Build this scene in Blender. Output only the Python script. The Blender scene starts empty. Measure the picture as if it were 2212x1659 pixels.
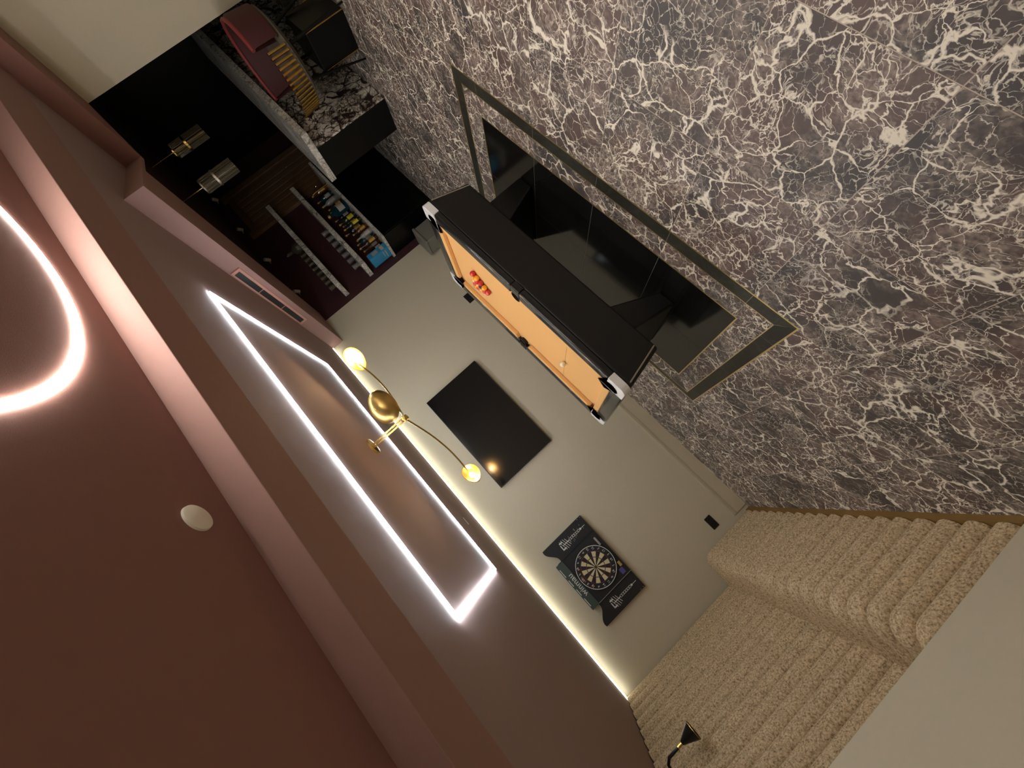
import bpy, bmesh, math, random
from mathutils import Matrix, Vector
random.seed(7)
S = bpy.context.scene
COL = S.collection

# ------------------------------------------------------------------ camera
CAM_H = 1.625
ROWS = [[-0.675436263448334, 0.08550865129753749, -0.7324439395422894],
        [-0.6903457654938748, 0.27586580774760144, 0.6688204394158713],
        [0.25924617274634654, 0.9573851506416003, -0.12729923506184904]]
FPX = 870.58
cam_d = bpy.data.cameras.new('camera')
cam = bpy.data.objects.new('camera', cam_d); COL.objects.link(cam)
r, d, f = [Vector(v) for v in ROWS]
M = Matrix((r, -d, -f)).transposed().to_4x4()
M.translation = (0, 0, CAM_H)
cam.matrix_world = M
cam_d.sensor_fit = 'HORIZONTAL'; cam_d.sensor_width = 36.0
cam_d.lens = FPX / 2212 * 36.0
cam_d.clip_start = 0.02; cam_d.clip_end = 60
S.camera = cam

# ------------------------------------------------------------------ world / exposure
w = bpy.data.worlds.new('world'); S.world = w; w.use_nodes = True
w.node_tree.nodes['Background'].inputs[0].default_value = (0.9, 0.8, 0.7, 1)
w.node_tree.nodes['Background'].inputs[1].default_value = 0.02
S.view_settings.view_transform = 'Standard'; S.view_settings.look = 'None'
S.view_settings.gamma = 1; S.view_settings.use_curve_mapping = False
S.view_settings.exposure = 0.5
E_LED = 48.0        # ceiling rectangle
E_WALL = 10.0       # wall wash strip
E_LOOP = 70.0      # curved loop
E_BULB = 130.0     # chandelier bulbs

# ------------------------------------------------------------------ materials
def lin(c):
    return tuple(((x / 255) / 12.92 if x / 255 <= 0.04045 else ((x / 255 + 0.055) / 1.055) ** 2.4) for x in c) + (1,)
MATS = {}
def nmat(name):
    m = bpy.data.materials.new(name); m.use_nodes = True
    nt = m.node_tree; b = nt.nodes['Principled BSDF']; MATS[name] = m
    return m, nt, b
def N(nt, t, **kw):
    n = nt.nodes.new(t)
    for k, v in kw.items():
        if k in ('operation', 'feature', 'blend_type', 'data_type', 'noise_dimensions', 'wave_type', 'bands_direction'): setattr(n, k, v)
        else: n.inputs[k].default_value = v
    return n
def plain(name, c, rough=0.5, metal=0.0, noise=0.06, nscale=30, bump=0.0, bscale=200, spec=0.5, trans=0.0, alpha=1.0, coat=0.0):
    """procedural paint / metal: base colour with slight noise variation and fine relief"""
    m, nt, b = nmat(name); L = nt.links.new
    col = lin(c)
    tc = N(nt, 'ShaderNodeTexCoord')
    nz = N(nt, 'ShaderNodeTexNoise', Scale=nscale, Detail=4.0); L(tc.outputs['Object'], nz.inputs['Vector'])
    mx = N(nt, 'ShaderNodeMix', data_type='RGBA')
    mx.inputs[6].default_value = tuple(x * (1 - noise) for x in col[:3]) + (1,)
    mx.inputs[7].default_value = tuple(min(1, x * (1 + noise)) for x in col[:3]) + (1,)
    L(nz.outputs[0], mx.inputs[0]); L(mx.outputs[2], b.inputs['Base Color'])
    b.inputs['Roughness'].default_value = rough; b.inputs['Metallic'].default_value = metal
    b.inputs['Specular IOR Level'].default_value = spec
    b.inputs['Transmission Weight'].default_value = trans; b.inputs['Coat Weight'].default_value = coat
    if bump:
        bz = N(nt, 'ShaderNodeTexNoise', Scale=bscale, Detail=3.0); L(tc.outputs['Object'], bz.inputs['Vector'])
        bp = N(nt, 'ShaderNodeBump', Strength=bump, Distance=0.004); L(bz.outputs[0], bp.inputs['Height']); L(bp.outputs[0], b.inputs['Normal'])
    return m
def emit(name, c, s):
    m, nt, b = nmat(name)
    b.inputs['Base Color'].default_value = (0.8, 0.8, 0.8, 1)
    b.inputs['Emission Color'].default_value = tuple(c) + (1,); b.inputs['Emission Strength'].default_value = s
    return m

def marble(name, dark1, dark2, vein, sc=5.0, wid=0.05, rough=0.4, amount=1.0, haze=0.35, haze_c=(150, 132, 120), spec=0.4):
    m, nt, b = nmat(name); L = nt.links.new
    tc = N(nt, 'ShaderNodeTexCoord'); oi = N(nt, 'ShaderNodeObjectInfo')
    mul = N(nt, 'ShaderNodeVectorMath', operation='SCALE'); mul.inputs[0].default_value = (37, 53, 71); L(oi.outputs['Random'], mul.inputs['Scale'])
    add = N(nt, 'ShaderNodeVectorMath', operation='ADD'); L(tc.outputs['Object'], add.inputs[0]); L(mul.outputs[0], add.inputs[1])
    P = add.outputs[0]
    def warp(src, scale, amt, detail=4.0):
        nz = N(nt, 'ShaderNodeTexNoise', Scale=scale, Detail=detail); L(src, nz.inputs['Vector'])
        sb = N(nt, 'ShaderNodeVectorMath', operation='SUBTRACT'); sb.inputs[1].default_value = (0.5, 0.5, 0.5); L(nz.outputs['Color'], sb.inputs[0])
        s2 = N(nt, 'ShaderNodeVectorMath', operation='SCALE'); s2.inputs['Scale'].default_value = amt; L(sb.outputs[0], s2.inputs[0])
        ad = N(nt, 'ShaderNodeVectorMath', operation='ADD'); L(src, ad.inputs[0]); L(s2.outputs[0], ad.inputs[1])
        return ad.outputs[0]
    def noise(src, scale, detail=3.0):
        nz = N(nt, 'ShaderNodeTexNoise', Scale=scale, Detail=detail); L(src, nz.inputs['Vector']); return nz.outputs[0]
    def mr(src, a, bb, c=0.0, dd=1.0):
        x = N(nt, 'ShaderNodeMapRange'); L(src, x.inputs[0])
        for i, v in enumerate((a, bb, c, dd)): x.inputs[i + 1].default_value = v
        return x.outputs[0]
    def mth(op, a, bb):
        x = N(nt, 'ShaderNodeMath', operation=op)
        for i, v in enumerate((a, bb)):
            if isinstance(v, (int, float)): x.inputs[i].default_value = v
            else: L(v, x.inputs[i])
        return x.outputs[0]
    W1 = warp(warp(P, 2.2, 0.35), 14.0, 0.07, 6.0)
    W2 = warp(warp(P, 4.0, 0.22), 30.0, 0.05, 6.0)
    def vein_layer(src, scale, width, mask_scale, lo, hi):
        vo = N(nt, 'ShaderNodeTexVoronoi', feature='DISTANCE_TO_EDGE', Scale=scale); L(src, vo.inputs['Vector'])
        wn = mr(noise(P, scale * 1.3), 0.38, 0.74, 0.16, 1.0)
        wd = mth('MULTIPLY', wn, width)
        v = mth('SUBTRACT', 1.0, mth('DIVIDE', vo.outputs['Distance'], wd))
        v = mth('MAXIMUM', v, 0.0)
        v = mth('POWER', v, 0.7)
        return mth('MULTIPLY', v, mr(noise(W1, mask_scale), lo, hi))
    v1 = vein_layer(W1, sc, wid, sc * 0.45, 0.34, 0.46)
    v2 = vein_layer(W2, sc * 2.1, wid * 1.1, sc * 0.5, 0.38, 0.52)
    v3 = vein_layer(W2, sc * 4.2, wid * 1.6, sc * 0.7, 0.40, 0.55)
    hz = mth('MULTIPLY', mr(noise(W2, sc * 0.9, 8.0), 0.46, 0.72), mr(noise(P, sc * 9, 8.0), 0.35, 0.65))
    base = N(nt, 'ShaderNodeMix', data_type='RGBA'); base.inputs[6].default_value = lin(dark1); base.inputs[7].default_value = lin(dark2)
    L(mr(noise(P, sc * 0.5), 0.4, 0.6), base.inputs[0])
    h = N(nt, 'ShaderNodeMix', data_type='RGBA'); h.inputs[7].default_value = lin(haze_c); L(base.outputs[2], h.inputs[6]); L(mth('MULTIPLY', hz, haze), h.inputs[0])
    vv = mth('MINIMUM', mth('MULTIPLY', mth('MAXIMUM', v1, mth('MAXIMUM', mth('MULTIPLY', v2, 0.85), mth('MULTIPLY', v3, 0.6))), amount), 1.0)
    o = N(nt, 'ShaderNodeMix', data_type='RGBA'); o.inputs[7].default_value = lin(vein); L(h.outputs[2], o.inputs[6]); L(vv, o.inputs[0])
    L(o.outputs[2], b.inputs['Base Color'])
    b.inputs['Roughness'].default_value = rough; b.inputs['Specular IOR Level'].default_value = spec
    return m

marble('floor_marble', (80, 74, 71), (106, 88, 82), (246, 236, 216), sc=6.0, wid=0.060, rough=0.42, amount=1.3, haze=1.0, haze_c=(176, 158, 144))
marble('white_marble', (232, 226, 212), (215, 205, 188), (50, 36, 34), sc=6.5, wid=0.22, rough=0.3, amount=1.4, haze=0.3, haze_c=(120, 100, 90))
marble('shelf_marble', (225, 220, 208), (205, 198, 185), (70, 62, 58), sc=9.0, wid=0.10, rough=0.3, amount=0.9, haze=0.2, haze_c=(160, 150, 140))
marble('green_marble', (46, 44, 37), (58, 56, 48), (92, 90, 78), sc=4.0, wid=0.05, rough=0.28, amount=0.3, haze=0.35, haze_c=(80, 84, 76))
marble('black_gloss_tile', (18, 18, 17), (26, 26, 24), (52, 52, 48), sc=3.0, wid=0.03, rough=0.10, amount=0.12, haze=0.2, haze_c=(48, 48, 44), spec=0.6)
plain('grout', (196, 180, 164), 0.8, bump=0.2)
plain('wall_cream', (204, 194, 168), 0.75, noise=0.03, bump=0.12, bscale=350)
plain('skirting_cream', (202, 190, 160), 0.5, noise=0.03)
plain('beam_burgundy', (158, 122, 114), 0.75, noise=0.04, bump=0.15, bscale=300)
plain('burgundy_ceiling', (150, 108, 98), 0.75, noise=0.04, bump=0.15, bscale=300)
plain('mauve_ceiling', (160, 136, 132), 0.75, noise=0.04, bump=0.15, bscale=300)
plain('bar_burgundy', (66, 34, 38), 0.55, noise=0.05)
plain('bar_black', (7, 6, 6), 0.35, noise=0.05, spec=0.25)
plain('bar_ceiling_dark', (60, 38, 36), 0.6)
plain('brass', (205, 170, 95), 0.22, 1.0, noise=0.05)
plain('brass_satin', (205, 170, 100), 0.36, 1.0, noise=0.05)
plain('brass_trim', (225, 200, 130), 0.35, 0.9, noise=0.05)
plain('chrome', (252, 252, 252), 0.25, 0.25, noise=0.02, nscale=8)
plain('silver_strip', (190, 180, 165), 0.35, 0.8)
plain('table_black', (20, 18, 17), 0.42, noise=0.08, bump=0.05)
plain('rail_black', (26, 27, 27), 0.22, noise=0.05, coat=0.3)
plain('pocket_black', (9, 8, 8), 0.6)
plain('cloth_tan', (226, 176, 112), 0.9, noise=0.03, nscale=60, bump=0.1, bscale=900, spec=0.2)
plain('cloth_line', (150, 120, 80), 0.9)
plain('ball_red', (200, 24, 22), 0.08, coat=0.6, noise=0.02)
plain('ball_yellow', (245, 165, 20), 0.08, coat=0.6, noise=0.02)
plain('ball_black', (14, 14, 14), 0.08, coat=0.6)
plain('ball_white', (240, 228, 195), 0.08, coat=0.6, noise=0.02)
plain('screen_black', (13, 14, 19), 0.10, noise=0.02, spec=0.6)
plain('tv_frame', (16, 16, 17), 0.35)
plain('plastic_black', (18, 19, 18), 0.35)
plain('dart_black', (30, 31, 33), 0.6, noise=0.12, nscale=60)
plain('dart_header', (70, 82, 76), 0.5, noise=0.08)
plain('dart_cream', (222, 205, 160), 0.8, noise=0.05)
plain('dart_red', (120, 46, 44), 0.8)
plain('dart_green', (50, 74, 58), 0.8)
plain('print_white', (226, 226, 218), 0.6)
plain('print_orange', (214, 150, 110), 0.6)
plain('print_grey', (150, 150, 146), 0.6)
plain('purple_plastic', (92, 84, 150), 0.4)
plain('vent_frame', (196, 140, 124), 0.6)
plain('vent_dark', (24, 22, 24), 0.6)
plain('disc_white', (255, 246, 232), 0.5, bump=0.2, bscale=900)
plain('door_brown', (112, 84, 60), 0.5, noise=0.15, nscale=12)
plain('velvet_highlight', (134, 50, 46), 0.6, noise=0.12)  # lighter than the back velvet: highlight along the rim put into its colour
plain('velvet_red', (66, 22, 24), 0.7, noise=0.12)
plain('velvet_grey', (96, 88, 74), 0.8, noise=0.1)
plain('bronze_plinth', (150, 116, 62), 0.5, 0.3)
plain('glass_clear', (230, 235, 235), 0.05, trans=0.92, noise=0.0)
plain('glass_smoke', (150, 140, 118), 0.05, trans=0.85, noise=0.0)
plain('label_white', (170, 160, 150), 0.6)
plain('label_gold', (200, 160, 80), 0.4, 0.6)
plain('label_yellow', (210, 190, 50), 0.5)
plain('box_blue', (48, 138, 180), 0.5, noise=0.1)
plain('bin_grey', (120, 118, 108), 0.4)
plain('spot_white', (200, 190, 180), 0.4)
for nm, c in dict(amber=(110, 56, 18), teal=(14, 66, 74), green=(34, 50, 22), dark=(20, 15, 14), clear=(150, 150, 140), brown=(60, 30, 18)).items():
    plain('bottle_' + nm, c, 0.08, noise=0.03, coat=0.4, trans=0.25)
emit('led_white', (0.84, 0.93, 1.0), E_LED); emit('led_wall', (0.97, 1.0, 0.88), E_WALL); emit('led_loop', (1.0, 0.96, 0.88), E_LOOP)
emit('led_fill', (1.0, 0.94, 0.84), 16.0)  # for the added fill light out of view behind the camera
emit('bulb_warm', (1.0, 0.76, 0.50), E_BULB)

def boucle():
    m, nt, b = nmat('boucle_tan'); L = nt.links.new
    tc = N(nt, 'ShaderNodeTexCoord'); oi = N(nt, 'ShaderNodeObjectInfo')
    mul = N(nt, 'ShaderNodeVectorMath', operation='SCALE'); mul.inputs[0].default_value = (11, 17, 23); L(oi.outputs['Random'], mul.inputs['Scale'])
    add = N(nt, 'ShaderNodeVectorMath', operation='ADD'); L(tc.outputs['Object'], add.inputs[0]); L(mul.outputs[0], add.inputs[1])
    n1 = N(nt, 'ShaderNodeTexNoise', Scale=80.0, Detail=5.0, Roughness=0.75); L(add.outputs[0], n1.inputs['Vector'])
    n2 = N(nt, 'ShaderNodeTexNoise', Scale=9.0, Detail=3.0); L(add.outputs[0], n2.inputs['Vector'])
    cr = N(nt, 'ShaderNodeValToRGB'); L(n1.outputs[0], cr.inputs[0])
    e = cr.color_ramp.elements
    e[0].position = 0.36; e[0].color = lin((138, 114, 88)); e[1].position = 0.62; e[1].color = lin((245, 222, 182))
    k = e.new(0.47); k.color = lin((206, 180, 142))
    mx = N(nt, 'ShaderNodeMix', data_type='RGBA', blend_type='MULTIPLY'); mx.inputs[0].default_value = 0.25
    L(cr.outputs[0], mx.inputs[6]); L(n2.outputs[0], mx.inputs[7])
    L(mx.outputs[2], b.inputs['Base Color']); b.inputs['Roughness'].default_value = 0.95; b.inputs['Specular IOR Level'].default_value = 0.1
    bp = N(nt, 'ShaderNodeBump', Strength=0.35, Distance=0.008); L(n1.outputs[0], bp.inputs['Height']); L(bp.outputs[0], b.inputs['Normal'])
boucle()

# ------------------------------------------------------------------ builders
def mesh(name, V, F, mat, parent=None, loc=(0, 0, 0), smooth=False, rot=None, mi=None):
    me = bpy.data.meshes.new(name); me.from_pydata([tuple(v) for v in V], [], F); me.update()
    for mm in (mat if isinstance(mat, (list, tuple)) else [mat]): me.materials.append(MATS[mm])
    if mi:
        for p, i in zip(me.polygons, mi): p.material_index = i
    if smooth:
        for p in me.polygons: p.use_smooth = True
    return link(name, me, parent, loc, rot)
def link(name, me, parent=None, loc=(0, 0, 0), rot=None):
    o = bpy.data.objects.new(name, me); COL.objects.link(o); o.location = loc
    if rot: o.rotation_euler = rot
    if parent: o.parent = parent
    return o
class MB:
    def __init__(s): s.V = []; s.F = []; s.I = []; s.cur = 0
    def add(s, V, F):
        n = len(s.V); s.V += [tuple(v) for v in V]; s.F += [tuple(i + n for i in q) for q in F]; s.I += [s.cur] * len(F); return s
    def box(s, x0, x1, y0, y1, z0, z1):
        V = [(x, y, z) for z in (z0, z1) for y in (y0, y1) for x in (x0, x1)]
        return s.add(V, [(0, 2, 3, 1), (4, 5, 7, 6), (0, 1, 5, 4), (2, 6, 7, 3), (0, 4, 6, 2), (1, 3, 7, 5)])
    def prism(s, poly, z0, z1):
        n = len(poly); V = [(p[0], p[1], z0) for p in poly] + [(p[0], p[1], z1) for p in poly]
        a = sum(poly[i][0] * poly[(i + 1) % n][1] - poly[(i + 1) % n][0] * poly[i][1] for i in range(n))
        ix = list(range(n)) if a > 0 else list(range(n))[::-1]
        F = [tuple(reversed(ix)), tuple(i + n for i in ix)]
        for k in range(n): i, j = ix[k], ix[(k + 1) % n]; F.append((i, j, j + n, i + n))
        return s.add(V, F)
    def prism_xz(s, poly, y0, y1):   # polygon in x,z extruded along y
        n0 = len(s.V); t = MB().prism([(p[0], p[1]) for p in poly], 0, 1)
        V = [(v[0], y1 if v[2] < .5 else y0, v[1]) for v in t.V]
        return s.add(V, t.F)
    def lathe(s, prof, seg=20, c=(0, 0, 0), a0=0.0, a1=2 * math.pi):
        full = abs(a1 - a0 - 2 * math.pi) < 1e-6; ns = seg if full else seg + 1
        V = []; F = []
        for i in range(ns):
            a = a0 + (a1 - a0) * i / seg
            for rr, z in prof: V.append((c[0] + rr * math.cos(a), c[1] + rr * math.sin(a), c[2] + z))
        m = len(prof)
        for i in range(seg):
            j = (i + 1) % ns
            for k in range(m - 1): F.append((i * m + k, j * m + k, j * m + k + 1, i * m + k + 1))
        return s.add(V, F)
    def tube(s, pts, rad, seg=8):
        pts = [Vector(p) for p in pts]; V = []; F = []; up = Vector((0, 0, 1)); prev = None
        for i, p in enumerate(pts):
            t = (pts[min(i + 1, len(pts) - 1)] - pts[max(i - 1, 0)]).normalized()
            if prev is None:
                ref = up if abs(t.dot(up)) < .9 else Vector((1, 0, 0)); a = t.cross(ref).normalized()
            else: a = (prev - t * prev.dot(t)).normalized()
            prev = a; b = t.cross(a); rr = rad[i] if isinstance(rad, (list, tuple)) else rad
            for k in range(seg):
                an = 2 * math.pi * k / seg; V.append(p + a * math.cos(an) * rr + b * math.sin(an) * rr)
        n = len(pts)
        for i in range(n - 1):
            for k in range(seg):
                k2 = (k + 1) % seg; F.append((i * seg + k, i * seg + k2, (i + 1) * seg + k2, (i + 1) * seg + k))
        F.append(tuple(range(seg))[::-1]); F.append(tuple((n - 1) * seg + k for k in range(seg)))
        return s.add(V, F)
    def build(s, name, mat, parent=None, loc=(0, 0, 0), smooth=False, rot=None, bevel=0.0, seg=2, weld=True):
        o = mesh(name, s.V, s.F, mat, parent, loc, smooth, rot, s.I if isinstance(mat, (list, tuple)) else None)
        bm = bmesh.new(); bm.from_mesh(o.data)
        if weld: bmesh.ops.remove_doubles(bm, verts=bm.verts, dist=1e-5)
        bmesh.ops.recalc_face_normals(bm, faces=bm.faces)
        if bevel: bmesh.ops.bevel(bm, geom=[e for e in bm.edges if len(e.link_faces) == 2 and e.calc_face_angle(0) > 0.5], offset=bevel, segments=seg, affect='EDGES', profile=.5)
        bm.to_mesh(o.data); bm.free()
        if smooth:
            for p in o.data.polygons: p.use_smooth = True
            try: o.data.set_sharp_from_angle(angle=math.radians(40))
            except Exception: pass
        return o
def tag(o, label, cat, group=None):
    o['label'] = label; o['category'] = cat
    if group: o['group'] = group
    return o
def struct(o): o['kind'] = 'structure'; return o
def thing(name, label, cat, loc=(0, 0, 0), group=None, rz=0):
    o = bpy.data.objects.new(name, None); COL.objects.link(o); o.location = loc; o.rotation_euler = (0, 0, rz); o.empty_display_size = .1
    return tag(o, label, cat, group)
def copy_tree(o, parent=None):
    c = o.copy(); COL.objects.link(c); c.parent = parent
    for ch in [k for k in bpy.data.objects if k.parent == o]: copy_tree(ch, c)
    return c
def text_mesh(s, size):
    cu = bpy.data.curves.new('text', 'FONT'); cu.body = s; cu.size = size; cu.align_x = 'CENTER'; cu.align_y = 'CENTER'; cu.extrude = 0.0008
    t = bpy.data.objects.new('text', cu); COL.objects.link(t); bpy.context.view_layer.update()
    me = bpy.data.meshes.new_from_object(t.evaluated_get(bpy.context.evaluated_depsgraph_get()))
    bpy.data.objects.remove(t); bpy.data.curves.remove(cu); return me
def text(s, size, name, mat, parent, loc, rot):
    me = text_mesh(s, size); me.materials.clear(); me.materials.append(MATS[mat]); return link(name, me, parent, loc, rot)

# ------------------------------------------------------------------ room shell
YB = 5.02; ZC = 2.398; ZN = 2.525; YR = -3.0
XL = -2.12; XP = -1.60; YP = 2.221; XH = 3.47; XW = 5.0; XR = 7.4; ZH = 2.235
fl = struct(MB().box(XL, XR, YR, YB + .1, -0.06, -0.0008).build('floor', 'grout'))
# marble tiles on a 0.606 grid, cut around the inlay
G = 0.606; GX = 0.62; GY = 2.17
OX0, OX1, OY0, OY1 = -0.283, 2.713, 2.152, 3.830
def cut(rc, h):
    x0, x1, y0, y1 = rc; a0, a1, b0, b1 = h
    if a1 <= x0 or a0 >= x1 or b1 <= y0 or b0 >= y1: return [rc]
    out = []
    if a0 > x0: out.append((x0, a0, y0, y1))
    if a1 < x1: out.append((a1, x1, y0, y1))
    m0, m1 = max(x0, a0), min(x1, a1)
    if b0 > y0: out.append((m0, m1, y0, b0))
    if b1 < y1: out.append((m0, m1, b1, y1))
    return out
full = None; J = 0.0020
for i in range(-5, 12):
    for j in range(-6, 6):
        rc = (max(GX + i * G, XL), min(GX + (i + 1) * G, XR), GY + j * G, min(GY + (j + 1) * G, YB))
        if rc[1] - rc[0] < .02 or rc[3] - rc[2] < .02: continue
        if rc[1] < XP - .05: continue
        if rc[0] > XW + .15 and rc[3] < 2.2: continue
        cx, cy = (rc[0] + rc[1]) / 2, (rc[2] + rc[3]) / 2
        rc = (rc[0] + J, rc[1] - J, rc[2] + J, rc[3] - J)
        parts = cut(rc, (OX0, OX1, OY0, OY1))
        if not parts: continue
        plainfull = parts == [rc] and abs(rc[1] - rc[0] - G + 2 * J) < 1e-6 and abs(rc[3] - rc[2] - G + 2 * J) < 1e-6
        if plainfull and full:
            o = link('tile', full, fl, (cx, cy, 0))
        else:
            mb = MB()
            for p in parts: mb.box(p[0] - cx, p[1] - cx, p[2] - cy, p[3] - cy, -0.0058, 0)
            o = mb.build('tile', 'floor_marble', fl, (cx, cy, 0), weld=False)
            if plainfull: full = o.data
# inlay: band (green marble), marble frame, black slab, brass lines
FX0, FX1, FY0, FY1 = OX0 + .106, OX1 - .106, OY0 + .106, OY1 - .070
SX0, SX1, SY0, SY1 = -0.009, 2.418, 2.424, 3.578
def piece(poly, mat, nm, top=0.0):
    cx = sum(p[0] for p in poly) / len(poly); cy = sum(p[1] for p in poly) / len(poly)
    q = []
    for p in poly:
        q.append((p[0] - cx - math.copysign(.0010, p[0] - cx), p[1] - cy - math.copysign(.0010, p[1] - cy)))
    return MB().prism(q, -0.006, top).build(nm, mat, fl, (cx, cy, 0))
def ring(o, i, mat, nm, xs, ys):
    """pieces of a rectangular band between rectangles o and i, mitred at the corners"""
    ox0, ox1, oy0, oy1 = o; ix0, ix1, iy0, iy1 = i
    xs = sorted(x for x in xs if ix0 + .03 < x < ix1 - .03); ys = sorted(y for y in ys if iy0 + .03 < y < iy1 - .03)
    for oy, iy in ((oy0, iy0), (oy1, iy1)):
        k = [None] + xs + [None]
        for a, b in zip(k[:-1], k[1:]):
            piece([(ox0 if a is None else a, oy), (ox1 if b is None else b, oy), (ix1 if b is None else b, iy), (ix0 if a is None else a, iy)], mat, nm)
    for ox, ix in ((ox0, ix0), (ox1, ix1)):
        k = [None] + ys + [None]
        for a, b in zip(k[:-1], k[1:]):
            piece([(ox, oy0 if a is None else a), (ox, oy1 if b is None else b), (ix, iy1 if b is None else b), (ix, iy0 if a is None else a)], mat, nm)
gx = [GX + k * G for k in range(-2, 5)]
def brass(rc, wd, nm='brass_line'):
    x0, x1, y0, y1 = rc
    for bx in ((x0, x1, y0, y0 + wd), (x0, x1, y1 - wd, y1), (x0, x0 + wd, y0 + wd, y1 - wd), (x1 - wd, x1, y0 + wd, y1 - wd)):
        MB().box(bx[0], bx[1], bx[2], bx[3], -0.006, 0.0006).build(nm, 'brass_trim', fl)
b1 = .009
brass((OX0, OX1, OY0, OY1), b1)
ring((OX0 + b1, OX1 - b1, OY0 + b1, OY1 - b1), (FX0 - .005, FX1 + .005, FY0 - .005, FY1 + .005), 'green_marble', 'inlay_strip', gx, [2.41, 3.01, 3.61])
brass((FX0 - .005, FX1 + .005, FY0 - .005, FY1 + .005), .005)
ring((FX0, FX1, FY0, FY1), (SX0 - .008, SX1 + .008, SY0 - .008, SY1 + .008), 'floor_marble', 'inlay_tile', gx, [3.0])
brass((SX0 - .008, SX1 + .008, SY0 - .008, SY1 + .008), .008)
kx = [SX0] + [x for x in gx if SX0 + .05 < x < SX1 - .05] + [SX1]; ky = [SY0, 3.0, SY1]
for a, b in zip(kx[:-1], kx[1:]):
    for c, e in zip(ky[:-1], ky[1:]): piece([(a, c), (b, c), (b, e), (a, e)], 'black_gloss_tile', 'black_tile')

wb = struct(MB().box(XL - .1, 3.9, YB, YB + .1, 0, 2.7).build('wall_back', 'wall_cream'))
struct(MB().box(3.9, XR + .1, YB, YB + .1, 0, 2.7).build('wall_bar', 'bar_burgundy'))
struct(MB().box(XL - .1, XL, YP - .1, YB, 0, 2.7).build('wall_left', 'wall_cream'))
struct(MB().box(XL - .1, XP, YR, YP, 0, 2.7).build('wall_pier', 'wall_cream', bevel=.003))
struct(MB().box(XW, XW + .12, YR, 2.33, 0, 2.7).build('wall_right', 'wall_cream', bevel=.003))
struct(MB().box(XL - .1, XR + .1, YR - .1, YR, 0, 2.7).build('wall_rear', 'wall_cream'))
struct(MB().box(XR, XR + .1, 2.1, YB, 0, 2.7).build('wall_bar_right', 'bar_black'))
struct(MB().box(XW + .12, XR, 2.1, 2.2, 0, 2.7).build('wall_bar_near', 'bar_black'))
struct(MB().box(XL - .1, XR, 1.84, YB, ZC, ZC + .06).build('ceiling', 'mauve_ceiling'))
struct(MB().box(XL - .1, XW, YR, 1.52, ZN, ZN + .06).build('ceiling_near', 'burgundy_ceiling'))
struct(MB().box(XL - .1, XW, 1.50, 1.84, ZC - .012, ZN + .05).build('trim_1', 'beam_burgundy', bevel=.004))
h1 = struct(MB().prism([(XH, 2.12), (4.08, 2.39), (4.08, YB), (XH, YB)], ZH, ZC).build('trim_2', 'beam_burgundy'))
struct(MB().prism([(4.08, 2.39), (4.59, 2.61), (4.59, 2.64), (4.08, 2.42)], ZH, ZC).build('trim_3', 'beam_burgundy'))
struct(MB().prism([(4.59, YR), (XW, YR), (XW, 2.33), (4.59, 2.61)], ZH, ZN + .02).build('trim_4', 'burgundy_ceiling'))
struct(MB().box(4.08, XR, 2.64, YB, ZC - .02, ZC).build('ceiling_bar', 'bar_ceiling_dark'))
# skirting board with three fine ridges
bb = MB().box(-1.55, 3.9, YB - .016, YB, 0, .145)
for z in (.152, .166, .180): bb.box(-1.55, 3.9, YB - .020 + (z - .15) * .15, YB, z - .0035, z + .0035)
bb.box(-1.55, 3.9, YB - .012, YB, .145, .19)
struct(bb.build('baseboard_back', 'skirting_cream', weld=False))
struct(MB().box(XW - .015, XW, YR, 2.33, 0, .17).build('baseboard_right', 'skirting_cream'))
# dark panelled door at the back of the bar
dr = struct(MB().box(5.95, 6.78, YB - .04, YB, 0, 2.2).build('door_1', 'door_brown'))
for x in (5.98, 6.10, 6.22, 6.34, 6.46, 6.58): MB().box(x, x + .10, YB - .055, YB - .04, .1, 2.1).build('plank', 'door_brown', dr, bevel=.006)
MB().box(6.78, 6.88, YB - .06, YB, 0, 2.26).build('architrave', 'door_brown', dr); MB().box(5.86, 5.95, YB - .06, YB, 0, 2.26).build('architrave', 'door_brown', dr)

# ------------------------------------------------------------------ LED lights
def bar(p, q, wd, dep, z1, nm, mat, label):
    (x0, y0), (x1, y1) = p, q
    if abs(x1 - x0) > abs(y1 - y0): o = MB().box(min(x0, x1), max(x0, x1), y0 - wd / 2, y0 + wd / 2, z1 - dep, z1)
    else: o = MB().box(x0 - wd / 2, x0 + wd / 2, min(y0, y1), max(y0, y1), z1 - dep, z1)
    return o
LX0, LX1, LY0, LY1 = -0.107, 2.62, 2.362, 3.94
L = thing('led_rectangle_light', 'white rectangular LED line light on burgundy ceiling above pool table', 'ceiling light', ((LX0 + LX1) / 2, (LY0 + LY1) / 2, ZC - .002))
cx, cy = L.location.x, L.location.y
lw = .012
for (p, q) in (((LX0 - lw / 2, LY0), (LX1 + lw / 2, LY0)), ((LX0 - lw / 2, LY1), (LX1 + lw / 2, LY1)), ((LX0, LY0 + lw / 2), (LX0, LY1 - lw / 2)), ((LX1, LY0 + lw / 2), (LX1, LY1 - lw / 2))):
    bar((p[0] - cx, p[1] - cy), (q[0] - cx, q[1] - cy), lw, .010, 0, '', '', '').build('led_bar', 'led_white', L)
o = MB().box(-1.97, 3.44, YB - .060, YB - .050, ZC - .010, ZC - .001).build('led_strip', 'led_wall')
tag(o, 'thin white LED strip along joint of cream wall and ceiling', 'LED strip')
pts = []; Vv = []; Ff = []
n = 96; a_, b_, lw2 = .97, .70, .021
mb = MB()
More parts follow.
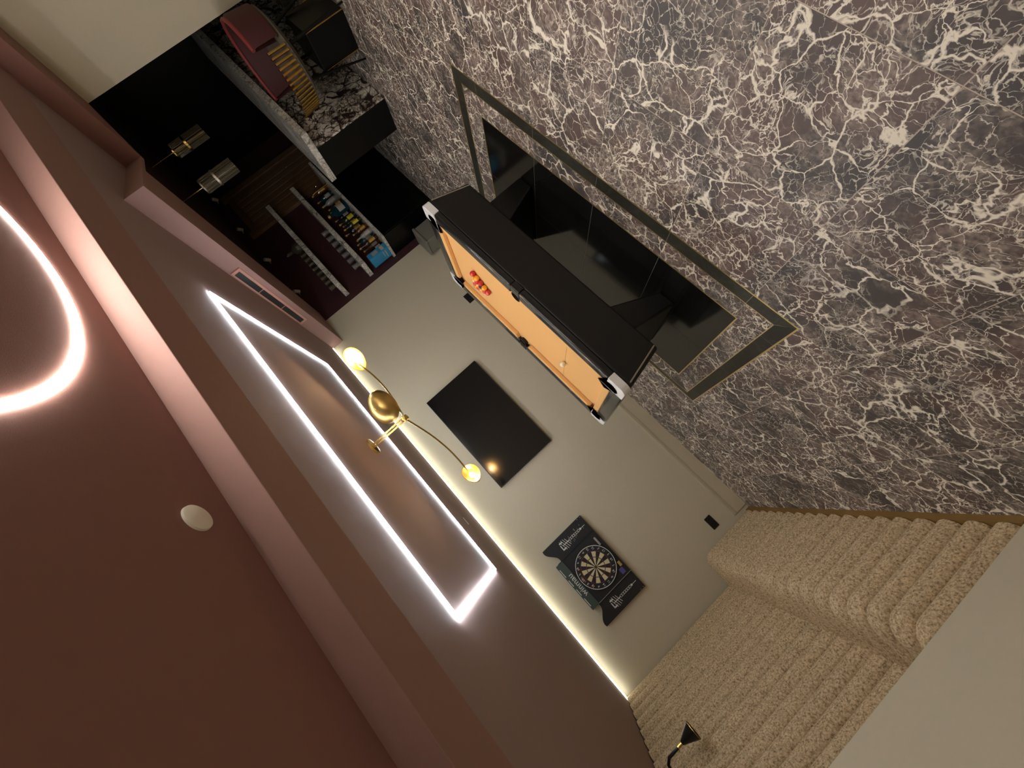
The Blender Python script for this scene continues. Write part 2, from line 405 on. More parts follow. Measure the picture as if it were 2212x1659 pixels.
for k in range(n):
    t = 2 * math.pi * k / n
    nx, ny = math.cos(t) / a_, math.sin(t) / b_; q = math.hypot(nx, ny); nx /= q; ny /= q
    x, y = a_ * math.cos(t), b_ * math.sin(t)
    for sgn, z in ((-1, 0), (-1, -.004), (1, -.004), (1, 0)): Vv.append((x + nx * sgn * lw2 / 2, y + ny * sgn * lw2 / 2, z))
for k in range(n):
    k2 = (k + 1) % n
    for c in range(3): Ff.append((k * 4 + c, k2 * 4 + c, k2 * 4 + c + 1, k * 4 + c + 1))
    Ff.append((k * 4 + 3, k2 * 4 + 3, k2 * 4, k * 4))
mb.add(Vv, Ff); o = mb.build('led_loop_light', 'led_loop', None, (2.05, .65, ZN - .002))
tag(o, 'curved white LED loop light on the raised burgundy ceiling', 'ceiling light')
# the room goes on behind the camera; unseen line light added there as fill
L2 = thing('added_fill_light', 'added unseen warm LED fill light on raised ceiling behind the curved loop', 'ceiling light', (1.6, -1.5, ZN - .002))
for bx in ((-1.5, 1.5, -.62, -.60), (-1.5, 1.5, .60, .62), (-1.5, -1.48, -.60, .60), (1.48, 1.5, -.60, .60)): MB().box(bx[0], bx[1], bx[2], bx[3], -.012, 0).build('led_bar', 'led_fill', L2)
o = MB().lathe([(0, -.012), (.045, -.012), (.052, -.008), (.054, 0), (0, 0)], 40).build('ceiling_speaker', 'disc_white', None, (.75, 1.322, ZN), smooth=True)
tag(o, 'round cream disc speaker set flat in the burgundy ceiling', 'speaker')
o = MB().box(-.045, .045, -.009, .009, -.004, 0).build('ceiling_sensor', 'spot_white', None, (.428, 4.37, ZC), bevel=.003); o.rotation_euler = (0, 0, 0)
tag(o, 'tiny pale slot sensor on ceiling between LED rectangle and wall strip', 'sensor')

# air vent in the side of the bulkhead
vt = thing('air_vent', 'long slatted air vent with pale pink frame in burgundy bulkhead', 'air vent', (XH, 3.66, 2.335))
fr = MB(); y0, y1, z0, z1 = -.56, .56, -.045, .050
for bx in ((y0, y1, z0, z0 + .026), (y0, y1, z1 - .012, z1), (y0, y0 + .03, z0 + .026, z1 - .012), (y1 - .03, y1, z0 + .026, z1 - .012)): fr.box(-.012, 0, *bx)
fr.build('frame', 'vent_frame', vt, weld=False)
MB().box(-.003, 0, y0 + .03, y1 - .03, z0 + .026, z1 - .012).build('backing', 'vent_dark', vt)
for k in range(6): MB().box(-.009, -.003, y0 + .03, y1 - .03, z0 + .028 + k * .0092, z0 + .0315 + k * .0092).build('slat', 'plastic_black', vt)
for y in (-.19, .17): MB().box(-.010, -.003, y - .004, y + .004, z0 + .026, z1 - .012).build('divider', 'vent_frame', vt)

# ------------------------------------------------------------------ chandelier
ch = thing('chandelier', 'brass three-armed chandelier with shell shades hanging over pool table', 'chandelier', (1.285, 3.24, ZC))
MB().lathe([(0, 0), (.075, 0), (.075, -.02), (.03, -.028), (0, -.028)], 28).build('ceiling_rose', 'brass', ch, smooth=True)
hubz = -.35
MB().tube([(-.012, 0, -.02), (-.012, 0, hubz)], .008, 10).build('stem', 'brass', ch, smooth=True)
MB().tube([(.014, 0, -.02), (.014, 0, hubz)], .008, 10).build('stem', 'brass', ch, smooth=True)
MB().lathe([(0, -.035), (.022, -.03), (.03, 0), (.022, .03), (0, .035)], 20, (0, 0, hubz)).build('hub', 'brass', ch, smooth=True)
def shell(center, open_dir, size, wname):
    """half-egg brass shade opening along open_dir, long axis horizontal; bulb inside"""
    C = Vector(center); n = Vector(open_dir).normalized()
    u = Vector((0, 0, 1)).cross(n).normalized(); v = n.cross(u)
    rx, rz, dp = size
    V = []; F = []; nu, nv = 24, 9
    for sh in (0, 1):
        kk = 1 - .03 * sh
        for j in range(nv + 1):
            ph = math.pi / 2 * j / nv
            for i in range(nu):
                th = 2 * math.pi * i / nu
                egg = 1 + .16 * math.cos(th)
                V.append(C + (u * math.cos(th) * rx + v * math.sin(th) * rz * egg) * math.sin(ph) * kk - n * math.cos(ph) * dp * kk)
    o2 = (nv + 1) * nu
    for off in (0, o2):
        for j in range(nv):
            for i in range(nu):
                i2 = (i + 1) % nu; F.append((off + j * nu + i, off + j * nu + i2, off + (j + 1) * nu + i2, off + (j + 1) * nu + i))
    for i in range(nu):
        i2 = (i + 1) % nu; F.append((nv * nu + i, nv * nu + i2, o2 + nv * nu + i2, o2 + nv * nu + i))
    s = MB().add(V, F).build('shade', 'brass_satin', ch, smooth=True)
    b = MB().lathe([(0, -.026), (.018, -.019), (.026, 0), (.018, .019), (0, .026)], 16, C - n * .03).build('bulb', 'bulb_warm', s, smooth=True)
    MB().tube([C - n * (dp * .95), C - n * .05], .012, 10).build('lamp_holder', 'brass', s, smooth=True)
    return C - n * dp
rel = lambda x, y, z: (x - 1.285, y - 3.24, z + CAM_H - ZC)
specs = [((2.085, 3.35, .432), (-.55, -.75, -.30), (.125, .085, .085)),
         ((.655, 3.79, .352), (.42, -.85, -.32), (.115, .080, .080)),
         ((1.115, 2.42, .362), (.10, .85, -.50), (.120, .095, .085))]
for c, nrm, sz in specs:
    p = rel(*c); tip = shell(p, nrm, sz, '')
    h = Vector((0, 0, hubz)); e = Vector(tip)
    arm = [h.lerp(e, t) + Vector((0, 0, -.05 * math.sin(math.pi * t))) for t in [k / 14 for k in range(15)]]
    MB().tube(arm, .0075, 8).build('arm', 'brass', ch, smooth=True)

# ------------------------------------------------------------------ pool table
TX0, TX1, TY0, TY1, TZ = 0.13, 2.24, 2.53, 3.65, .812
tcx, tcy = (TX0 + TX1) / 2, (TY0 + TY1) / 2; hx, hy = (TX1 - TX0) / 2, (TY1 - TY0) / 2
T = thing('pool_table', 'black pool table with tan cloth and chrome corner pockets', 'pool table', (tcx, tcy, 0))
bed = .772; rw = .105; cw = .055
zt, zb = .755, .405
def frustum(ax, ay, bx_, by_, z0, z1):
    V = [(-ax, -ay, z0), (ax, -ay, z0), (ax, ay, z0), (-ax, ay, z0), (-bx_, -by_, z1), (bx_, -by_, z1), (bx_, by_, z1), (-bx_, by_, z1)]
    return MB().add(V, [(0, 3, 2, 1), (4, 5, 6, 7), (0, 1, 5, 4), (1, 2, 6, 5), (2, 3, 7, 6), (3, 0, 4, 7)])
cb = frustum(hx - .075, hy - .055, hx - .005, hy - .005, zb, zt).build('cabinet', 'table_black', T, bevel=.02, seg=3)
for sx in (-1, 1):
    for sy in (-1, 1):
        a = Vector((sx * (hx - .012), sy * (hy - .006), zt - .02)); b = Vector((sx * (hx - .082), sy * (hy - .056), zb + .012))
        MB().tube([a + Vector((-sx * .022, sy * .002, 0)), b + Vector((-sx * .022, sy * .002, 0))], .006, 6).build('corner_strip', 'silver_strip', cb)
# bed and cushions
MB().box(-hx + .08, hx - .08, -hy + .08, hy - .08, bed - .03, bed).build('cloth_bed', 'cloth_tan', T)
inx, iny = hx - rw, hy - rw
pk = .075                                # gap left for corner pockets
def rail_long(sy, x0, x1):
    y_o, y_i = sy * hy, sy * (hy - rw)
    o = MB().box(x0, x1, min(y_o, y_i), max(y_o, y_i), zt, TZ).build('rail', 'rail_black', T, bevel=.014, seg=3, smooth=True)
    c = [(x0 + .02, y_i), (x1 - .02, y_i), (x1 - .045, sy * (hy - rw - cw)), (x0 + .045, sy * (hy - rw - cw))]
    MB().prism(c, bed, TZ - .004).build('cushion', 'cloth_tan', T, bevel=.006)
def rail_short(sx):
    x_o, x_i = sx * hx, sx * (hx - rw); y1 = hy - .15
    MB().box(min(x_o, x_i), max(x_o, x_i), -y1, y1, zt, TZ).build('rail', 'rail_black', T, bevel=.014, seg=3, smooth=True)
    c = [(x_i, -y1 + .02), (x_i, y1 - .02), (sx * (hx - rw - cw), y1 - .05), (sx * (hx - rw - cw), -y1 + .05)]
    MB().prism(c, bed, TZ - .004).build('cushion', 'cloth_tan', T, bevel=.006)
for sy in (-1, 1):
    rail_long(sy, -hx + .15, -.045); rail_long(sy, .045, hx - .15)
    # side pocket
    s0 = MB(); pr = [(math.cos(t) * .043, sy * (hy - rw - .005) + math.sin(t) * .043) for t in [k * math.pi / 10 for k in range(20)]]
    s0.lathe([(.047, TZ - .006), (.040, TZ - .004), (.038, bed - .05), (0, bed - .06)], 24, (0, sy * (hy - rw - .012), 0)).build('side_pocket', 'pocket_black', T, smooth=True)
    MB().box(-.045, .045, min(sy * hy, sy * (hy - rw + .03)), max(sy * hy, sy * (hy - rw + .03)), zt, TZ - .001).build('pocket_iron', 'rail_black', T, bevel=.008)
for sx in (-1, 1): rail_short(sx)
# chrome corner castings: plate with rounded outer corner and a curved pocket mouth
for sx in (-1, 1):
    for sy in (-1, 1):
        L1 = .152; R = .05; po = []
        po += [(-L1, 0)]
        po += [(-R + R * math.sin(t), R * math.cos(t) - R) for t in [k * math.pi / 2 / 8 for k in range(9)]]
        po += [(0, -L1), (-rw - .01, -L1)]
        c0 = (-rw - .005, -rw - .005); rr = .058
        po += [(c0[0] + rr * math.cos(t), c0[1] + rr * math.sin(t)) for t in [math.radians(-50 + k * 19) for k in range(11)]]
        po += [(-L1, -rw - .01)]
        poly = [(sx * (hx + p[0]), sy * (hy + p[1])) for p in po]
        cc = MB().prism(poly, zt + .002, TZ + .004).build('corner_casting', 'chrome', T, bevel=.003)
        MB().lathe([(.055, TZ - .01), (.05, bed - .04), (0, bed - .05)], 20, (sx * (hx + c0[0]), sy * (hy + c0[1]), 0)).build('pocket', 'pocket_black', T, smooth=True)
# pedestal legs: wide at the cabinet, narrower on the floor
for sx in (-1, 1):
    top0, top1 = hx - .29, hx - .545
    V = []
    for z, a, b, yy in ((zb + .01, top0, top1, hy - .12), (0.0, top0 + .06, top0 - .08, hy - .20)):
        V += [(sx * a, -yy, z), (sx * b, -yy, z), (sx * b, yy, z), (sx * a, yy, z)]
    MB().add(V, [(0, 1, 2, 3), (4, 7, 6, 5), (0, 4, 5, 1), (1, 5, 6, 2), (2, 6, 7, 3), (3, 7, 4, 0)]).build('leg', 'table_black', T, bevel=.015)
bx_l = .683 - tcx
MB().box(bx_l - .0015, bx_l + .0015, -hy + rw + cw + .002, hy - rw - cw - .002, bed, bed + .0006).build('baulk_line', 'cloth_line', T)
# balls
BR = .0255
def sphere(rad, nu=20, nv=12):
    pf = [(rad * math.sin(math.pi * k / nv), -rad * math.cos(math.pi * k / nv)) for k in range(nv + 1)]
    pf[0] = (0, -rad); pf[-1] = (0, rad); return MB().lathe(pf, nu)
protos = {}
names = {'red': 'glossy red pool ball in the triangle on tan cloth', 'yellow': 'glossy yellow pool ball in the triangle on tan cloth', 'black': 'black eight pool ball in the middle of triangle on tan cloth', 'white': 'cream white cue ball on the baulk line of tan cloth'}
def ball(kind, x, y):
    if kind in protos: o = link('pool_ball', protos[kind], None, (x, y, bed + BR))
    else:
        o = sphere(BR).build('pool_ball', 'ball_' + kind, None, (x, y, bed + BR), smooth=True); protos[kind] = o.data
    tag(o, names[kind], 'ball', {'red': 'red balls in the rack', 'yellow': 'yellow balls in the rack'}.get(kind))
rows = [['red'], ['yellow', 'red'], ['red', 'black', 'yellow'], ['yellow', 'red', 'yellow', 'red'], ['red', 'yellow', 'red', 'red', 'yellow']]
rows = [['red'], ['yellow', 'red'], ['red', 'black', 'yellow'], ['yellow', 'red', 'yellow', 'red'], ['red', 'yellow', 'yellow', 'red', 'yellow']]
ax, ay = 1.602, 3.128
for k, rw_ in enumerate(rows):
    for m_, kd in enumerate(rw_): ball(kd, ax + k * .0447, ay + (m_ - k / 2) * .0516)
ball('white', .683, 3.128)

# ------------------------------------------------------------------ TV, sockets
tv = thing('television', 'large black flat screen television mounted on cream wall', 'television', (1.205, YB, 1.105))
MB().box(-.725, .725, -.055, -.012, 0, .835).build('screen_case', 'tv_frame', tv, bevel=.004)
MB().box(-.717, .717, -.0565, -.055, .012, .827).build('screen', 'screen_black', tv)
MB().box(-.25, .25, -.012, 0, .25, .6).build('wall_mount', 'plastic_black', tv)
for x, z, lb in ((-1.43, .43, 'black wall socket plate low on cream wall beside channelled bench'), (2.70, .545, 'black wall socket plate on cream wall behind the pool table')):
    s = thing('wall_socket', lb, 'socket', (x, YB, z))
    MB().box(-.075, .075, -.010, 0, -.043, .043).build('plate', 'plastic_black', s, bevel=.004)
    for q in (-.036, .036): MB().box(q - .02, q + .02, -.0115, -.010, -.02, .02).build('outlet', 'pocket_black', s)
    for q in (-.012, .012): MB().box(q - .005, q + .005, -.013, -.010, .018, .034).build('switch', 'plastic_black', s)

# ------------------------------------------------------------------ dartboard cabinet
D = thing('dartboard_cabinet', 'open black dartboard cabinet with dart printed doors on cream wall', 'dartboard cabinet', (-.870, YB - .002, 1.732))
cw2 = .285
MB().box(-cw2, cw2, -.07, -.001, -.26, .30).build('back_box', 'dart_black', D, bevel=.003)
hd = MB().box(-.285, .285, -.085, -.04, .235, .335).build('header_panel', 'dart_header', D, bevel=.003)
text('winmau', .088, 'lettering', 'print_white', hd, (0.0, -.0858, .276), (math.pi / 2, 0, 0))
MB().box(-.24, .24, -.0862, -.085, .318, .326).build('header_stripe', 'print_white', hd)
for x in (-.12, 0.0, .12): MB().box(x - .02, x + .02, -.0864, -.0862, .314, .330).build('stripe_gap', 'dart_header', hd)
def door(sx):
    x0, x1 = sx * .285, sx * .50
    zo, zi = .338, .25
    top = []
    for k in range(13):
        t = k / 12; top.append((x0 + (x1 - x0) * t, zi + (zo - zi) * (t * t * (3 - 2 * t)) - .012 * math.sin(2 * math.pi * t)))
    poly = [(x0, -.26), (x1, -.26)] + top[::-1]
    dd = MB().prism_xz(poly, -.055, -.035).build('door', 'dart_black', D, bevel=.0015)
    c = (x0 + x1) / 2
    def pr(nm, xa, xb, za, zb_, mt='print_white'): MB().box(c + xa, c + xb, -.0562, -.055, za, zb_).build(nm, mt, dd)
    pr('dart_tip', -.0025, .0025, -.225, -.165)
    sh = MB()
    sh.prism_xz([(c + .012 * math.cos(t), -.158 + .012 * math.sin(t)) for t in [k * math.pi / 6 for k in range(12)]], -.0562, -.055); sh.build('dart_ring', 'print_white', dd)
    for k in range(6):
        za = -.142 + k * .027
        g = MB(); g.box(c - .013, c - .010, -.0562, -.055, za, za + .024); g.box(c + .010, c + .013, -.0562, -.055, za, za + .024)
        g.box(c - .010, c + .010, -.0562, -.055, za, za + .003); g.box(c - .010, c + .010, -.0562, -.055, za + .021, za + .024); g.build('dart_barrel', 'print_white', dd, weld=False)
    pr('dart_shaft', -.004, .004, .018, .11)
    for k, (wd, z) in enumerate(((.046, .040), (.056, .064), (.060, .088), (.056, .112))):
        g = MB(); s_ = -.012
        g.prism_xz([(c - wd, z + s_), (c + wd, z - s_), (c + wd, z - s_ + .0055), (c - wd, z + s_ + .0055)], -.0562, -.055); g.build('dart_flight', 'print_white', dd)
    for xa in (-.045, .030): pr('dart_flight_block', xa, xa + .016, .098, .142)
    pr('dart_flight_end', -.045, .02, .135, .146)
    if sx > 0:      # chalk scribble on this door
        rnd = random.Random(3)
        for k in range(16):
            x = c - .055 + rnd.random() * .10; z = -.20 + rnd.random() * .22
            MB().box(x, x + .012 + rnd.random() * .02, -.0558, -.055, z, z + .004).build('chalk_mark', 'print_grey', dd)
    for z in (-.24, -.20): MB().lathe([(0, 0), (.004, 0), (.004, .002), (0, .002)], 8).build('screw', 'silver_strip', dd, (x1 - sx * .012, -.055, z), rot=(math.pi / 2, 0, 0))
door(-1); door(1)
MB().box(-.285, -.28, -.075, -.035, -.26, .235).build('hinge_strip', 'print_grey', D); MB().box(.28, .285, -.075, -.035, -.26, .235).build('hinge_strip', 'dart_black', D)
mk = MB().tube([(.125, -.085, -.205), (.225, -.085, -.205)], .013, 12).build('marker_pen', 'label_white', D, smooth=True)
MB().box(-.255, -.19, -.080, -.07, -.215, -.165).build('purple_tag', 'purple_plastic', D)
MB().box(-.18, -.125, -.080, -.07, -.235, -.205).build('dart_holder', 'brass_trim', D)
bd = thing('dartboard', 'round dartboard with cream and black segments in the open cabinet', 'dartboard', (-.870, YB - .0725, 1.732))
def disc(r0, r1, y0, y1, seg=40):
    pf = [(r0, y0), (r1, y0), (r1, y1), (r0, y1), (r0, y0)] if r0 > 0 else [(0, y0), (r1, y0), (r1, y1), (0, y1)]
    return MB().lathe(pf, seg)
RX = (math.pi / 2, 0, 0)
disc(0, .2255, .0, .034).build('board', 'dart_black', bd, rot=RX, smooth=True)
disc(.220, .2265, .034, .037, 60).build('number_wire', 'print_white', bd, rot=RX)
nums = [20, 1, 18, 4, 13, 6, 10, 15, 2, 17, 3, 19, 7, 16, 8, 11, 14, 9, 12, 5]
def wedge(r0, r1, mi, mb, z):
    mb.cur = mi; V = []; k = 5
    for rr in (r0, r1):
        for i in range(k): a = math.pi / 2 + math.radians(-9 + 18 * i / (k - 1)); V.append((rr * math.cos(a), rr * math.sin(a), z))
    mb.add(V, [(i, i + 1, k + i + 1, k + i) for i in range(k - 1)])
for i in range(20):
    mb = MB(); blk = i % 2 == 0
    for r0, r1, mi in ((.016, .099, 0 if blk else 1), (.099, .107, 2 if blk else 3), (.107, .162, 0 if blk else 1), (.162, .170, 2 if blk else 3)): wedge(r0, r1, mi, mb, .0345)
    o = mesh('segment', mb.V, [q[::-1] for q in mb.F], ['dart_black', 'dart_cream', 'dart_red', 'dart_green'], bd, mi=mb.I)
    a = -math.radians(18 * i); o.rotation_euler = (Matrix.Rotation(math.pi / 2, 4, 'X') @ Matrix.Rotation(a, 4, 'Z')).to_euler()
    an = math.pi / 2 + a
    if i not in ():
        text(str(nums[i]), .034, 'number', 'print_white', bd, (.196 * math.cos(an), -.0348, .196 * math.sin(an)), (math.pi / 2, 0, 0))
disc(0, .016, .034, .0352, 20).build('outer_bull', 'dart_green', bd, rot=RX); disc(0, .0065, .035, .036, 16).build('bullseye', 'dart_red', bd, rot=RX)
for i, chx in enumerate('winmau'):
    an = math.radians(90 + 34 - i * 13.5)
    me = text_mesh(chx, .040); me.materials.clear(); me.materials.append(MATS['print_orange'])
    o = link('lettering', me, bd, (.196 * math.cos(an) , -.0356, .196 * math.sin(an)))
    o.rotation_euler = (Matrix.Rotation(math.pi / 2, 4, 'X') @ Matrix.Rotation(an - math.pi / 2, 4, 'Z')).to_euler()

# ------------------------------------------------------------------ channelled bench
B = thing('channelled_bench', 'tan boucle built-in bench with vertical channels up to ceiling', 'bench', (XP, 3.62, 0))
PITCH = .1555; NF = 18
def roll(path, name):
    """padded roll swept along a path in x,z; cross-section is a flattened half round across y"""
    V = []; F = []; ns = 11; n = len(path)
    P = [Vector((p[0], 0, p[1])) for p in path]
    for i in range(n):
        t = (P[min(i + 1, n - 1)] - P[max(i - 1, 0)]).normalized(); nr = Vector((-t.z, 0, t.x))
        nr = Vector((t.z, 0, -t.x))
        for k in range(ns):
            a = math.pi * k / (ns - 1); yy = -math.cos(a) * PITCH / 2 * .995; h = .092 * math.sin(a) ** .72 - .046
            q = P[i] + nr * h; V.append((q.x, yy, q.z))
    for i in range(n - 1):
        for k in range(ns - 1): F.append((i * ns + k, (i + 1) * ns + k, (i + 1) * ns + k + 1, i * ns + k + 1))
    F.append(tuple(range(ns))); F.append(tuple((n - 1) * ns + k for k in range(ns))[::-1])
    return V, F
zs = .765; x0 = -.035; rr = .075
seat = [(x0, .055 + (zs - rr - .055) * k / 4) for k in range(5)]
seat += [(x0 - rr + rr * math.cos(t), zs - rr + rr * math.sin(t)) for t in [k * math.pi / 2 / 6 for k in range(1, 7)]]
seat += [(x0 - rr - (.43 - rr) * k / 3, zs) for k in (1, 2, 3)]
back = [(-.395, .70), (-.395, 1.3), (-.395, 1.9), (-.395, 2.39)]
Vs, Fs = roll(seat, 's'); Vb, Fb = roll(back, 'b')
so = bo = None
for k in range(NF):
    y = YB - PITCH * (k + .5) - .002 - 3.62
    if so is None:
        so = MB().add(Vs, Fs).build('seat_channel', 'boucle_tan', B, (0, y, 0), smooth=True); bo = MB().add(Vb, Fb).build('back_channel', 'boucle_tan', B, (0, y, 0), smooth=True)
    else: link('seat_channel', so.data, B, (0, y, 0)); link('back_channel', bo.data, B, (0, y, 0))
ylo = YB - PITCH * NF - 3.62
MB().box(-.5, -.09, ylo, YB - 3.62 - .001, .05, .70).build('seat_frame', 'bronze_plinth', B)
MB().box(-.5, -.45, ylo, YB - 3.62 - .001, .70, 2.39).build('back_board', 'bronze_plinth', B)
MB().box(-.48, .004, ylo, YB - 3.62 - .001, 0, .05).build('plinth', 'bronze_plinth', B)
# wall lamp on the bench back
wl = thing('wall_lamp', 'black conical wall lamp with brass fittings on channelled bench back', 'wall lamp', (-1.945, 3.52, 2.02))
MB().lathe([(.058, -.06), (.062, -.058), (.014, .06), (.008, .06), (.056, -.055)], 28, (.125, 0, 0)).build('shade', 'plastic_black', wl, smooth=True)
MB().lathe([(.060, -.062), (.0635, -.062), (.0635, -.058), (.060, -.058), (.060, -.062)], 28, (.125, 0, 0)).build('shade_rim', 'brass', wl, smooth=True)
MB().lathe([(0, .06), (.011, .06), (.011, .10), (0, .10)], 16, (.125, 0, 0)).build('lamp_holder', 'brass', wl, smooth=True)
MB().tube([(.125, 0, .10), (.125, 0, .19), (.10, 0, .225), (.06, 0, .235), (.0, 0, .235)], .011, 10).build('arm', 'plastic_black', wl, smooth=True)
MB().lathe([(0, 0), (.05, 0), (.05, .018), (0, .018)], 24).build('wall_plate', 'brass', wl, (0, 0, .235), rot=(0, math.pi / 2, 0), smooth=True)

# ------------------------------------------------------------------ bar
bz = .995
BCX = 4.227
bc = thing('bar_counter', 'marble topped bar counter with white veined marble front', 'bar counter', (BCX, 3.03, 0))
MB().box(0, 3.0, 0, .615, bz - .07, bz).build('worktop', 'shelf_marble', bc, bevel=.003)
for k, (xa, xb) in enumerate(((0.0, .82), (.825, 1.65), (1.655, 2.98))): MB().box(xa, xb, .176, .196, 0, bz - .07).build('front_slab', 'white_marble', bc)
MB().box(.0, 2.98, .196, .58, 0, bz - .07).build('carcass', 'bar_black', bc)
bk = thing('back_bar', 'black back bar cabinet with pale marble top against dark wall', 'bar cabinet', (4.0, 4.55, 0))
MB().box(0, 1.84, 0, .467, .855, .893).build('worktop', 'shelf_marble', bk, bevel=.003)
MB().box(.02, 1.84, .03, .465, .08, .855).build('carcass', 'bar_black', bk)
MB().box(.04, 1.84, .08, .465, 0, .08).build('plinth', 'bar_black', bk)
for k in range(3):
    d_ = MB().box(.03 + k * .60, .62 + k * .60, .012, .03, .09, .845).build('door', 'bar_black', bk, bevel=.003)
    MB().box(.30 + k * .60, .34 + k * .60, .002, .012, .78, .80).build('handle', 'brass', d_)
for z, nm in ((1.345, 'marble shelf with cut glasses, lower of the two above back bar'), (1.794, 'marble shelf with tumblers, upper of the two above back bar')):
    s = MB().box(0, 1.86, 0, .31, -.066, 0).build('marble_shelf', 'shelf_marble', None, (4.0, 4.71, z), bevel=.003); tag(s, nm, 'shelf')
# bottles on the back bar
def bottle(x, y, z, h, rad, mat, label, lab='label_white', sq=False):
    t = thing('bottle', label, 'bottle', (x, y, z), 'bottles on the back bar')
    sg = 4 if sq else 16
    MB().lathe([(0, 0), (rad, 0), (rad, h * .58), (rad * .75, h * .68), (rad * .34, h * .76), (rad * .32, h * .93), (0, h * .93)], sg).build('glass', mat, t, smooth=not sq, rot=(0, 0, math.pi / 4))
    k = .72 if sq else 1.0
    MB().lathe([(rad * 1.02 , h * .16), (rad * 1.02, h * .46)], 12, a0=math.radians(200), a1=math.radians(330)).build('paper_label', lab, t, smooth=True)
    MB().lathe([(0, h * .90), (rad * .38, h * .90), (rad * .38, h), (0, h)], 12).build('cap', 'label_gold', t, smooth=True)
B_ = [('bottle_dark', 'label_white', 'dark brown bottle with white label'), ('bottle_green', 'label_yellow', 'green glass bottle with yellow label'), ('bottle_amber', 'label_gold', 'amber spirit bottle with gold label'), ('bottle_clear', 'label_white', 'clear glass bottle with white label'),
      ('bottle_brown', 'label_gold', 'squat brown bottle with gold label'), ('bottle_dark', 'label_gold', 'dark bottle with gold label'), ('bottle_green', 'label_white', 'green glass bottle with white label'), ('bottle_teal', 'label_white', 'teal bottle with white label'), ('bottle_amber', 'label_white', 'amber bottle with white label')]
where = ['on back bar near the blue box', 'in front row of back bar', 'at the wall side of back bar', 'beside the teal bottle on back bar', 'on back bar near brown door']
rnd = random.Random(11); seen = set()
spots = [(4.17, 4.86), (4.22, 4.72), (4.30, 4.90), (4.33, 4.68), (4.42, 4.86), (4.46, 4.70), (4.54, 4.92), (4.58, 4.66), (4.68, 4.86), (4.74, 4.70), (4.86, 4.88), (5.00, 4.86), (5.05, 4.68), (5.20, 4.88), (5.36, 4.86), (5.50, 4.88), (5.64, 4.86)]
for i, (x, y) in enumerate(spots):
    mt, lb, tx = B_[(i * 4 + i // 9) % 9]
    w_ = where[0] if x < 4.35 else where[1] if y < 4.75 else where[3] if 4.8 < x < 5.1 else where[4] if x > 5.3 else where[2]
    nm_ = tx + ' ' + w_
    if nm_ in seen: nm_ = 'second ' + nm_
    seen.add(nm_)
    bottle(x, y, .893, .24 + .08 * rnd.random(), .032 + .012 * rnd.random(), mt, nm_, lb)
bottle(4.93, 4.66, .893, .33, .070, 'bottle_teal', 'big square teal bottle with white label on back bar', 'label_white', True)
bx = thing('blue_carton', 'bright blue printed carton standing at end of back bar', 'box', (4.05, 4.86, .893))
MB().box(-.045, .05, -.10, .10, 0, .31).build('carton', 'box_blue', bx, bevel=.003)
MB().box(-.035, .035, -.1012, -.10, .05, .10).build('white_panel', 'label_white', bx); MB().box(-.03, .03, -.1012, -.10, .15, .24).build('emblem', 'print_grey', bx)
MB().box(-.0462, -.045, -.07, .07, .05, .065).build('lettering_line', 'label_white', bx); MB().box(-.0462, -.045, -.07, .04, .09, .10).build('lettering_line', 'label_white', bx)
# brass tap
tp = thing('beer_tap', 'slim brass tap standing on dark end of back bar', 'tap', (5.42, 4.64, .893))
MB().tube([(0, 0, 0), (0, 0, .20)], .014, 12).build('column', 'brass', tp, smooth=True); MB().tube([(0, 0, .17), (0, -.07, .18), (0, -.08, .15)], .009, 10).build('spout', 'brass', tp, smooth=True)
MB().tube([(0, 0, .2), (0, .01, .27)], [.010, .015], 10).build('lever', 'brass', tp, smooth=True)
# glasses on the shelves
def glass(x, y, z, h, rad, label, grp, mat='glass_smoke'):
    o = MB().lathe([(0, 0), (rad * .8, 0), (rad, h), (rad * .92, h), (rad * .74, .008), (0, .008)], 16).build('tumbler', mat, None, (x, y, z), smooth=True)
    tag(o, label, 'glass', grp)
for k in range(8): glass(4.12 + k * .105, 4.84, 1.794, .095, .040, 'cut glass tumbler in row on upper marble shelf', 'tumblers on the upper shelf')
for k in range(7): glass(4.14 + k * .13, 4.83, 1.345, .10, .038, 'small clear glass in row on lower marble shelf', 'glasses on the lower shelf', 'glass_clear')
dc = thing('decanter', 'squat glass decanter with stopper on upper marble shelf', 'decanter', (5.05, 4.86, 1.794))
MB().lathe([(0, 0), (.075, 0), (.085, .05), (.07, .11), (.025, .15), (.03, .19), (0, .19)], 20).build('body', 'glass_smoke', dc, smooth=True)
MB().lathe([(0, .19), (.018, .19), (.026, .22), (0, .25)], 14).build('stopper', 'glass_clear', dc, smooth=True)
# small spotlights near the top of the bar wall
for k, (x, z) in enumerate(((4.53, .648), (5.306, .675), (6.093, .695), (6.896, .694))):
    sp = thing('spotlight', 'small pale unlit spotlight high on dark wall ' + ('above free end of upper marble shelf', 'above inner end of upper marble shelf', 'above the brown bar door', 'beyond the brown bar door')[k], 'spotlight', (x, YB, z + CAM_H), 'spotlights on the bar wall')
    MB().tube([(0, -.05, -.03), (0, -.12, .02)], .026, 14).build('head', 'spot_white', sp, smooth=True)
    MB().tube([(0, 0, 0), (0, -.06, -.02)], .008, 8).build('bracket', 'spot_white', sp, smooth=True)
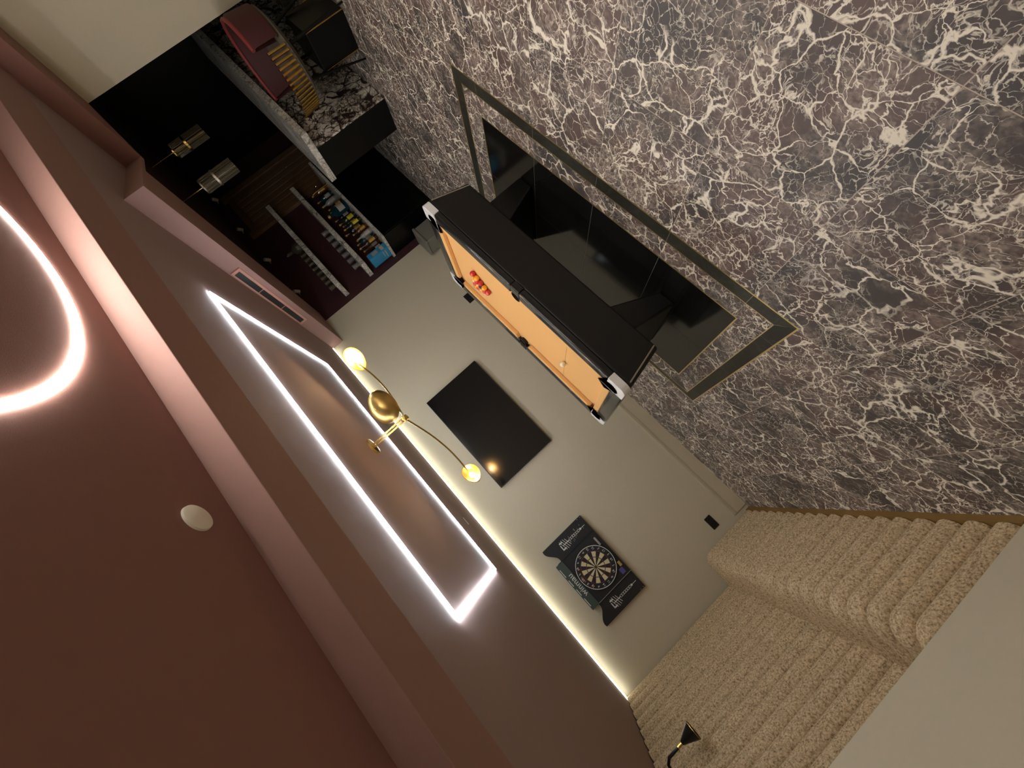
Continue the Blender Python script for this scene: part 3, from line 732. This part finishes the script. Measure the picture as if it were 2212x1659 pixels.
# pendant lamps over the bar
def pendant(x, lab, gm):
    z0 = 1.685 - CAM_H; p = thing('pendant_lamp', lab, 'pendant lamp', (x, 3.33, ZC - .02))
    za, zb2 = 1.685 - (ZC - .02), 2.085 - (ZC - .02)
    MB().tube([(0, 0, 0), (0, 0, zb2 + .01)], .006, 8).build('rod', 'brass', p, smooth=True)
    MB().lathe([(0, zb2), (.075, zb2), (.075, zb2 + .015), (0, zb2 + .015)], 20).build('cap', gm, p, smooth=True)
    for k in range(20):
        a = 2 * math.pi * k / 20
        MB().tube([(.072 * math.cos(a), .072 * math.sin(a), za), (.072 * math.cos(a), .072 * math.sin(a), zb2)], .0085, 6).build('crystal_rod', 'glass_smoke', p)
    MB().lathe([(.078, -.012), (.086, -.012), (.086, .012), (.078, .012), (.078, -.012)], 28, (0, 0, (za + zb2) / 2 + .04)).build('band', gm, p, smooth=True)
    MB().lathe([(0, za), (.03, za), (.03, zb2), (0, zb2)], 12).build('lamp_core', gm, p, smooth=True)
pendant(4.90, 'crystal cylinder pendant with chrome band over near end of bar', 'silver_strip')
pendant(5.605, 'crystal cylinder pendant with brass core over bar beyond the chrome one', 'brass')

# bar chair at the counter
cr = thing('bar_chair', 'barrel bar chair with red velvet back and ribbed brass side', 'chair', (4.53, 2.60, 0))
sh_ = .64
MB().lathe([(0, sh_ - .05), (.30, sh_ - .045), (.40, sh_ + .0), (.37, sh_ + .05), (0, sh_ + .07)], 32).build('seat', 'velvet_grey', cr, smooth=True)
MB().lathe([(.33, sh_ + .03), (.42, sh_ + .03), (.44, sh_ + .24), (.415, sh_ + .28), (.385, sh_ + .26), (.34, sh_ + .05)], 28, a0=math.radians(-130), a1=math.radians(60)).build('backrest', 'velvet_red', cr, smooth=True)
MB().tube([(.415 * math.cos(a), .415 * math.sin(a), sh_ + .275) for a in [math.radians(-130 + k * 190 / 24) for k in range(25)]], .018, 8).build('back_rim', 'velvet_highlight', cr, smooth=True)
for k in range(20):
    a = math.radians(118 + k * 5.4)
    MB().tube([(.405 * math.cos(a), .405 * math.sin(a), sh_ + .02), (.425 * math.cos(a), .425 * math.sin(a), sh_ + .20)], .012, 8).build('brass_rib', 'brass', cr, smooth=True)
bs = MB().box(-.17, .20, -.16, .18, 0, .42).build('base', 'bar_black', cr, bevel=.004)
for (xx, yy) in ((-.17, -.16), (-.17, .18), (.20, -.16)): MB().tube([(xx, yy, .0), (xx, yy, .42)], .005, 6).build('brass_edge', 'brass', bs)
for a in (45, 135, 225, 315):
    c_, s_ = math.cos(math.radians(a)), math.sin(math.radians(a))
    MB().tube([(.22 * c_, .22 * s_, sh_ - .04), (.34 * c_, .34 * s_, 0)], [.016, .009], 8).build('leg', 'bar_black', cr)
# low grey box beside the wall corner
bn = thing('lidded_bin', 'low grey lidded bin standing beside corner of cream wall', 'bin', (3.72, 4.80, 0))
MB().box(-.15, .15, -.14, .14, 0, .46).build('body', 'bin_grey', bn, bevel=.012); MB().box(-.16, .16, -.15, .15, .46, .50).build('lid', 'bin_grey', bn, bevel=.012)
